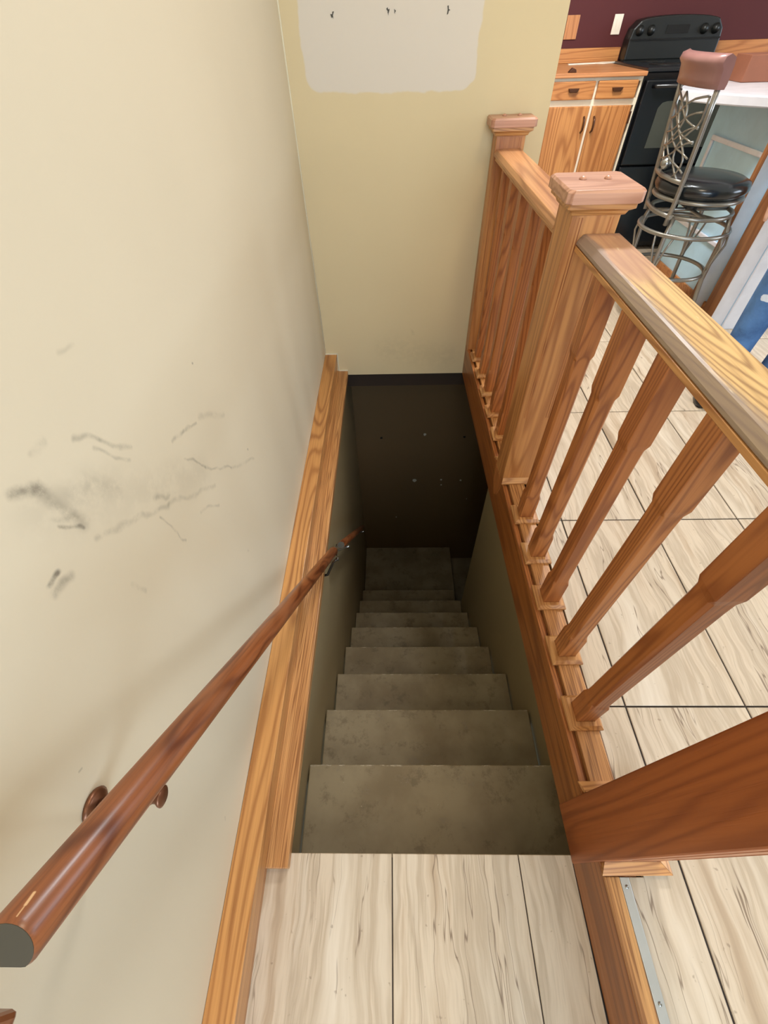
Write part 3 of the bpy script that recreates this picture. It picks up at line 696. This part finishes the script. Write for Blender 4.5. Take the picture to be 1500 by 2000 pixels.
bp = MB().prism(pr, 4.06, 4.165, 'y').build('control_panel', M['blackmatte'], stv, loc=off, bevel=.008)
MB().box(1.54, 2.10, 4.052, 4.0598, 1.190, 1.197).build('panel_lip', M['blackgloss'], bp)
for x in (1.585, 1.655, 1.985, 2.055):
    MB().lathe([(.024, 0), (.024, -.006), (.018, -.010), (.017, -.022), (.0001, -.024)], (x, 4.0595, 1.232), 'y', 18).build('knob', M['blackmatte'], bp)
MB().box(1.75, 1.89, 4.0575, 4.0598, 1.215, 1.252).build('display', M['blackgloss'], bp)

# island
IX = 1.80; IY1 = 3.20; ITOP = 1.060
isl = thing('kitchen_island', 'pale painted kitchen island panelled on the stool side with oak base', 'island', (IX, 2.2, FL))
off = (-IX, -2.2, -FL)
MB().box(IX, 2.55, 2.295, IY1, FL+.0008, ITOP-.041).build('body', M['island_blue'], isl, loc=off, bevel=.002)
MB().box(IX-.014, IX-.0005, 2.40, IY1+.012, FL+.0008, FL+.055).build('baseboard', M['cab_x'], isl, loc=off, bevel=.003)
def frame(y0, y1, z0, z1):
    w_ = .022
    for nm, b in (('panel_trim', (y0, y1, z1-w_, z1)), ('panel_trim', (y0, y1, z0, z0+w_)), ('panel_trim', (y0, y0+w_, z0+w_+.0003, z1-w_-.0003)), ('panel_trim', (y1-w_, y1, z0+w_+.0003, z1-w_-.0003))):
        MB().box(IX-.012, IX-.0004, b[0], b[1], b[2], b[3]).build(nm, M['white_paint'], isl, loc=off, bevel=.004)
frame(2.56, 3.13, .455, .862)
def board(y0, y1, name):
    b = MB().box(1.722, IX-.0005, y0, y1, FL+.0008, ITOP-.042).build(name, M['white_paint'], isl, loc=off, bevel=.0015)
    MB().box(1.7195, 1.7215, y0+.0005, y1-.0005, FL+.001, ITOP-.043).build('edge_banding', M['brownside'], b)
MB().box(IX+.0005, 2.55, 2.283, 2.2945, FL+.0008, ITOP-.042).build('end_panel', M['white_paint'], isl, loc=off, bevel=.001)
board(2.506, 2.545, 'support_board'); board(2.297, 2.392, 'support_board')
ctp = [(1.455, 2.93), (1.53, 2.80), (1.60, 2.71), (1.70, 2.62), (1.70, 2.275), (2.62, 2.275), (2.62, 3.31), (1.86, 3.31), (1.52, 3.12), (1.46, 3.03)]
tag(MB().prism(ctp, ITOP-.0405, ITOP).build('island_countertop', M['laminate'], bevel=.006), 'white laminate countertop with a clipped corner over the kitchen island', 'countertop')
bx = tag(MB().box(-.07, .13, -.05, .09, 0, .100).build('card_box', M['brownbox'], loc=(1.90, 3.20, ITOP+.0006), bevel=.003), 'plain brown box on the far edge of the island countertop', 'box')
bx.rotation_euler = (0, 0, .0)

# bar stool
def stool(cx, cy, rz):
    t = thing('bar_stool', 'metal bar stool with scrolled back, brown leather headrest and black round seat', 'stool', (cx, cy, FL), rz)
    cm = M['chair_metal']
    ring = lambda r, z, n=36: [(r*math.cos(2*math.pi*i/n), r*math.sin(2*math.pi*i/n), z) for i in range(n)]
    sz = .565
    MB().lathe([(.0001, sz+.010), (.165, sz+.006), (.192, sz+.018), (.202, sz+.038), (.196, sz+.060), (.165, sz+.074), (.09, sz+.080), (.0001, sz+.081)], (0, 0, 0), n=40).build('seat', M['leather_black'], t)
    MB().lathe([(.0001, sz-.006), (.195, sz-.006), (.200, sz+.0), (.195, sz+.0095), (.0001, sz+.005)], (0, 0, 0), n=40).build('seat_ring', cm, t)
    MB().box(-.07, .07, -.07, .07, sz-.035, sz-.0065).lathe([(.03, sz-.06), (.03, sz-.036)], (0, 0, 0), n=16).build('swivel_plate', M['blackmatte'], t)
    MB().tube(ring(.180, sz-.06), .0095, 8, True).build('upper_ring', cm, t)
    MB().tube([(-.18, 0, sz-.06), (0, 0, sz-.0605), (.18, 0, sz-.06)], .008, 8).tube([(0, -.18, sz-.061), (0, 0, sz-.061), (0, .18, sz-.061)], .008, 8).build('cross_bar', cm, t)
    MB().tube(ring(.205, sz-.13), .0095, 8, True).build('middle_ring', cm, t)
    MB().tube(ring(.185, sz-.32), .0095, 8, True).build('foot_ring', cm, t)
    for k_ in range(4):
        a = math.pi/4+k_*math.pi/2; ca, sa = math.cos(a), math.sin(a)
        pts = [(.180, sz-.06), (.200, sz-.13), (.196, sz-.20), (.192, sz-.32), (.21, sz-.44), (.235, .02), (.238, .006)]
        MB().tube([(r*ca, r*sa, z) for r, z in pts], .0105, 8).build('leg', cm, t)
        for da in (-.22, .22):
            q_ = [(.205, sz-.13), (.215, sz-.18), (.20, sz-.25), (.188, sz-.315)]
            MB().tube([(r*math.cos(a+da*(1-i/3)), r*math.sin(a+da*(1-i/3)), z) for i, (r, z) in enumerate(q_)], .005, 6).build('brace', cm, t)
    # back on the -x side
    def bp_(u, z):  # u across, z height: curved back plane
        zz = (z-sz)/.40
        return (-.190-.035*zz+.10*(u/.19)**2*.5, u*(1+.10*zz), z)
    for s_ in (-1, 1):
        MB().tube([bp_(s_*.135, sz-.09), bp_(s_*.145, sz), bp_(s_*.15, sz+.1), bp_(s_*.153, sz+.2), bp_(s_*.155, sz+.30), bp_(s_*.156, sz+.40)], .011, 8).build('back_post', cm, t)
    for z in (sz-.055, sz+.075):
        MB().tube([bp_(u, z) for u in (-.15, -.09, 0, .09, .15)], .010, 8).build('back_rail', cm, t)
    for k_ in range(4):
        x0_, ph = -.11+.07*k_, k_
        pts = []
        for i in range(13):
            f_ = i/12; u = x0_+(.07 if k_ % 2 == 0 else -.07)*math.sin(f_*math.pi*1.6+k_*.5)
            pts.append(bp_(max(-.135, min(.135, u)), sz+.08+f_*.275))
        MB().tube(pts, .0045, 6).build('scroll', cm, t)
    for s_ in (-1, 1):
        for zz in (.10, .15, .20, .25):
            MB().tube([bp_(-.13*s_+.26*s_*i/8, sz+zz+.11*i/8+.008*math.sin(i+zz*9)) for i in range(9)], .004, 6).build('scroll', cm, t)
    MB().lathe([(.0001, -.024), (.012, -.020), (.022, -.009), (.024, 0), (.022, .009), (.012, .020), (.0001, .024)], (bp_(.0, sz+.12)), n=16).build('ball', M['knobmetal'], t)
    m = MB(); rs = []
    for i in range(13):
        u = -.172+.344*i/12
        prof = [(-.020, .375), (.016, .375), (.020, .39), (.018, .44), (.012, .462), (-.014, .472), (-.036, .464), (-.042, .446), (-.028, .430), (-.022, .40)]
        e = 1 if 0 < i < 12 else .75
        rs.append([(bp_(u, sz+.40)[0]+a*e, u*1.08, sz+b) for a, b in prof])
    m.rings(rs, smooth=True).build('headrest', M['leather_brown'], t, bevel=0)
    return t
stool(1.475, 2.50, math.radians(-2))

# ---------------------------------------------------------------- person standing in the room
def skin_body(name, verts, edges, radii, mat, parent, sub=2, root=0):
    me = bpy.data.meshes.new(name); me.from_pydata(verts, edges, []); me.update()
    o = bpy.data.objects.new(name, me); COL.objects.link(o); o.parent = parent; me.materials.append(mat)
    sk = o.modifiers.new('skin', 'SKIN'); sk.use_smooth_shade = True
    sv = me.skin_vertices[0].data if me.skin_vertices else None
    if sv is None:
        bm = bmesh.new(); bm.from_mesh(me); bm.verts.layers.skin.verify(); bm.to_mesh(me); bm.free(); sv = me.skin_vertices[0].data
    for i, r in enumerate(radii): sv[i].radius = (r, r) if not isinstance(r, tuple) else r; sv[i].use_root = (i == root)
    ss = o.modifiers.new('sub', 'SUBSURF'); ss.levels = sub; ss.render_levels = sub
    return o
PA = math.radians(-40)                           # the person faces the stairs
pc = (1.548, 1.685)
per = thing('person', 'person in ripped blue jeans and black shoes standing beyond the railing', 'person', (pc[0], pc[1], FL), PA)
# local: facing -y, x to the side
L = {}
V = [(0, 0, .93), (0, .005, 1.08), (0, .01, 1.25), (0, .005, 1.40), (0, 0, 1.50), (0, -.01, 1.58), (0, -.015, 1.66), (0, -.01, 1.73)]
R = [.125, .115, .125, .10, .052, .055, .085, .070]; E_ = [(0, 1), (1, 2), (2, 3), (3, 4), (4, 5), (5, 6), (6, 7)]
for s_ in (-1, 1):
    b = len(V)
    V += [(.08*s_, 0, .86), (.082*s_, -.01, .66), (.08*s_, -.012, .47), (.08*s_, .012, .33), (.08*s_, .015, .10), (.08*s_, -.03, .045), (.082*s_, -.13, .03)]
    R += [.075, .066, .050, .048, .036, .033, .026]
    E_ += [(0, b)]+[(b+i, b+i+1) for i in range(6)]
    b = len(V)
    V += [(.10*s_, .005, 1.42), (.185*s_, .01, 1.39), (.225*s_, .02, 1.12), (.235*s_, -.03, .88), (.235*s_, -.05, .80)]
    R += [.06, .052, .040, .028, .026]
    E_ += [(3, b)]+[(b+i, b+i+1) for i in range(4)]
    w_ = b+4
    for fi, (dx, dy, ln) in enumerate(((0, -.034, .085), (0, -.012, .095), (0, .010, .088), (0, .030, .070))):
        b = len(V); V += [(.235*s_+dx, -.05+dy, .745), (.232*s_, -.055+dy, .745-ln*.5), (.226*s_, -.062+dy, .745-ln)]; R += [.0095, .0085, .007]; E_ += [(w_, b), (b, b+1), (b+1, b+2)]
    b = len(V); V += [(.225*s_, -.085, .775), (.218*s_, -.100, .735)]; R += [.011, .009]; E_ += [(w_, b), (b, b+1)]
skin_body('body', V, E_, R, M['skin'], per)
JV = [(0, 0, .95), (0, 0, .90)]; JR = [(.150, .125), (.155, .13)]; JE = [(0, 1)]
for s_ in (-1, 1):
    b = len(JV)
    JV += [(.085*s_, 0, .82), (.082*s_, -.01, .66), (.080*s_, -.015, .50), (.080*s_, -.012, .45), (.080*s_, .008, .32), (.080*s_, .012, .18), (.080*s_, .008, .085)]
    JR += [.085, .076, .064, .064, .060, .054, .060]
    JE += [(1, b)]+[(b+i, b+i+1) for i in range(6)]
jn = skin_body('jeans', JV, JE, JR, M['denim'], per)
TV = [(0, .0, .90), (0, .005, 1.08), (0, .01, 1.25), (0, .005, 1.41)]; TR = [(.165, .14), (.15, .125), (.165, .135), (.115, .10)]; TE = [(0, 1), (1, 2), (2, 3)]
for s_ in (-1, 1):
    b = len(TV); TV += [(.11*s_, .005, 1.42), (.190*s_, .01, 1.38), (.215*s_, .015, 1.22)]; TR += [.075, .066, .058]; TE += [(3, b), (b, b+1), (b+1, b+2)]
skin_body('shirt', TV, TE, TR, M['shirt'], per)
skin_body('hair', [(0, .03, 1.60), (0, .035, 1.68), (0, .012, 1.755)], [(0, 1), (1, 2)], [.06, .082, .078], M['hair'], per)
MB().lathe([(.0001, -.016), (.010, -.010), (.012, 0), (.007, .010), (.0001, .016)], (0, -.103, 1.640), n=10).build('nose', M['skin'], per)
for s_ in (-1, 1):
    MB().lathe([(.0001, -.010), (.007, -.006), (.010, 0), (.007, .006), (.0001, .010)], (.030*s_, -.088, 1.668), n=10).build('eye', M['shoe'], per)
    MB().lathe([(.0001, -.026), (.008, -.018), (.011, .006), (.008, .020), (.0001, .026)], (.086*s_, -.005, 1.655), n=10).build('ear', M['skin'], per)
    # shoe: upper over a rounded sole
    def foot(z, f_, toe): return [(.083*s_+f_*.049*math.cos(a)*(1 if math.sin(a) < 0 else .85), -.065-toe*0+f_*(.145*math.sin(a)), z) for a in [2*math.pi*i/20 for i in range(20)]]
    sh = MB().rings([foot(.001, 1.0, 0), foot(.022, 1.04, 0), foot(.026, 1.0, 0)], smooth=True).build('shoe_sole', M['shoe'], per)
    up = []
    for z, f_, sy in ((.0262, .98, 0), (.045, .93, .004), (.062, .80, .018), (.078, .62, .035), (.092, .50, .048)):
        up.append([(x, y+sy, z) for x, y, _ in foot(z, f_, 0)])
    MB().rings(up, smooth=True).build('shoe', M['shoe'], per)
MB().box(-.022, .022, -.100, -.092, 1.610, 1.614).build('mouth', M['leather_brown'], per)

print('objects', len(bpy.data.objects))
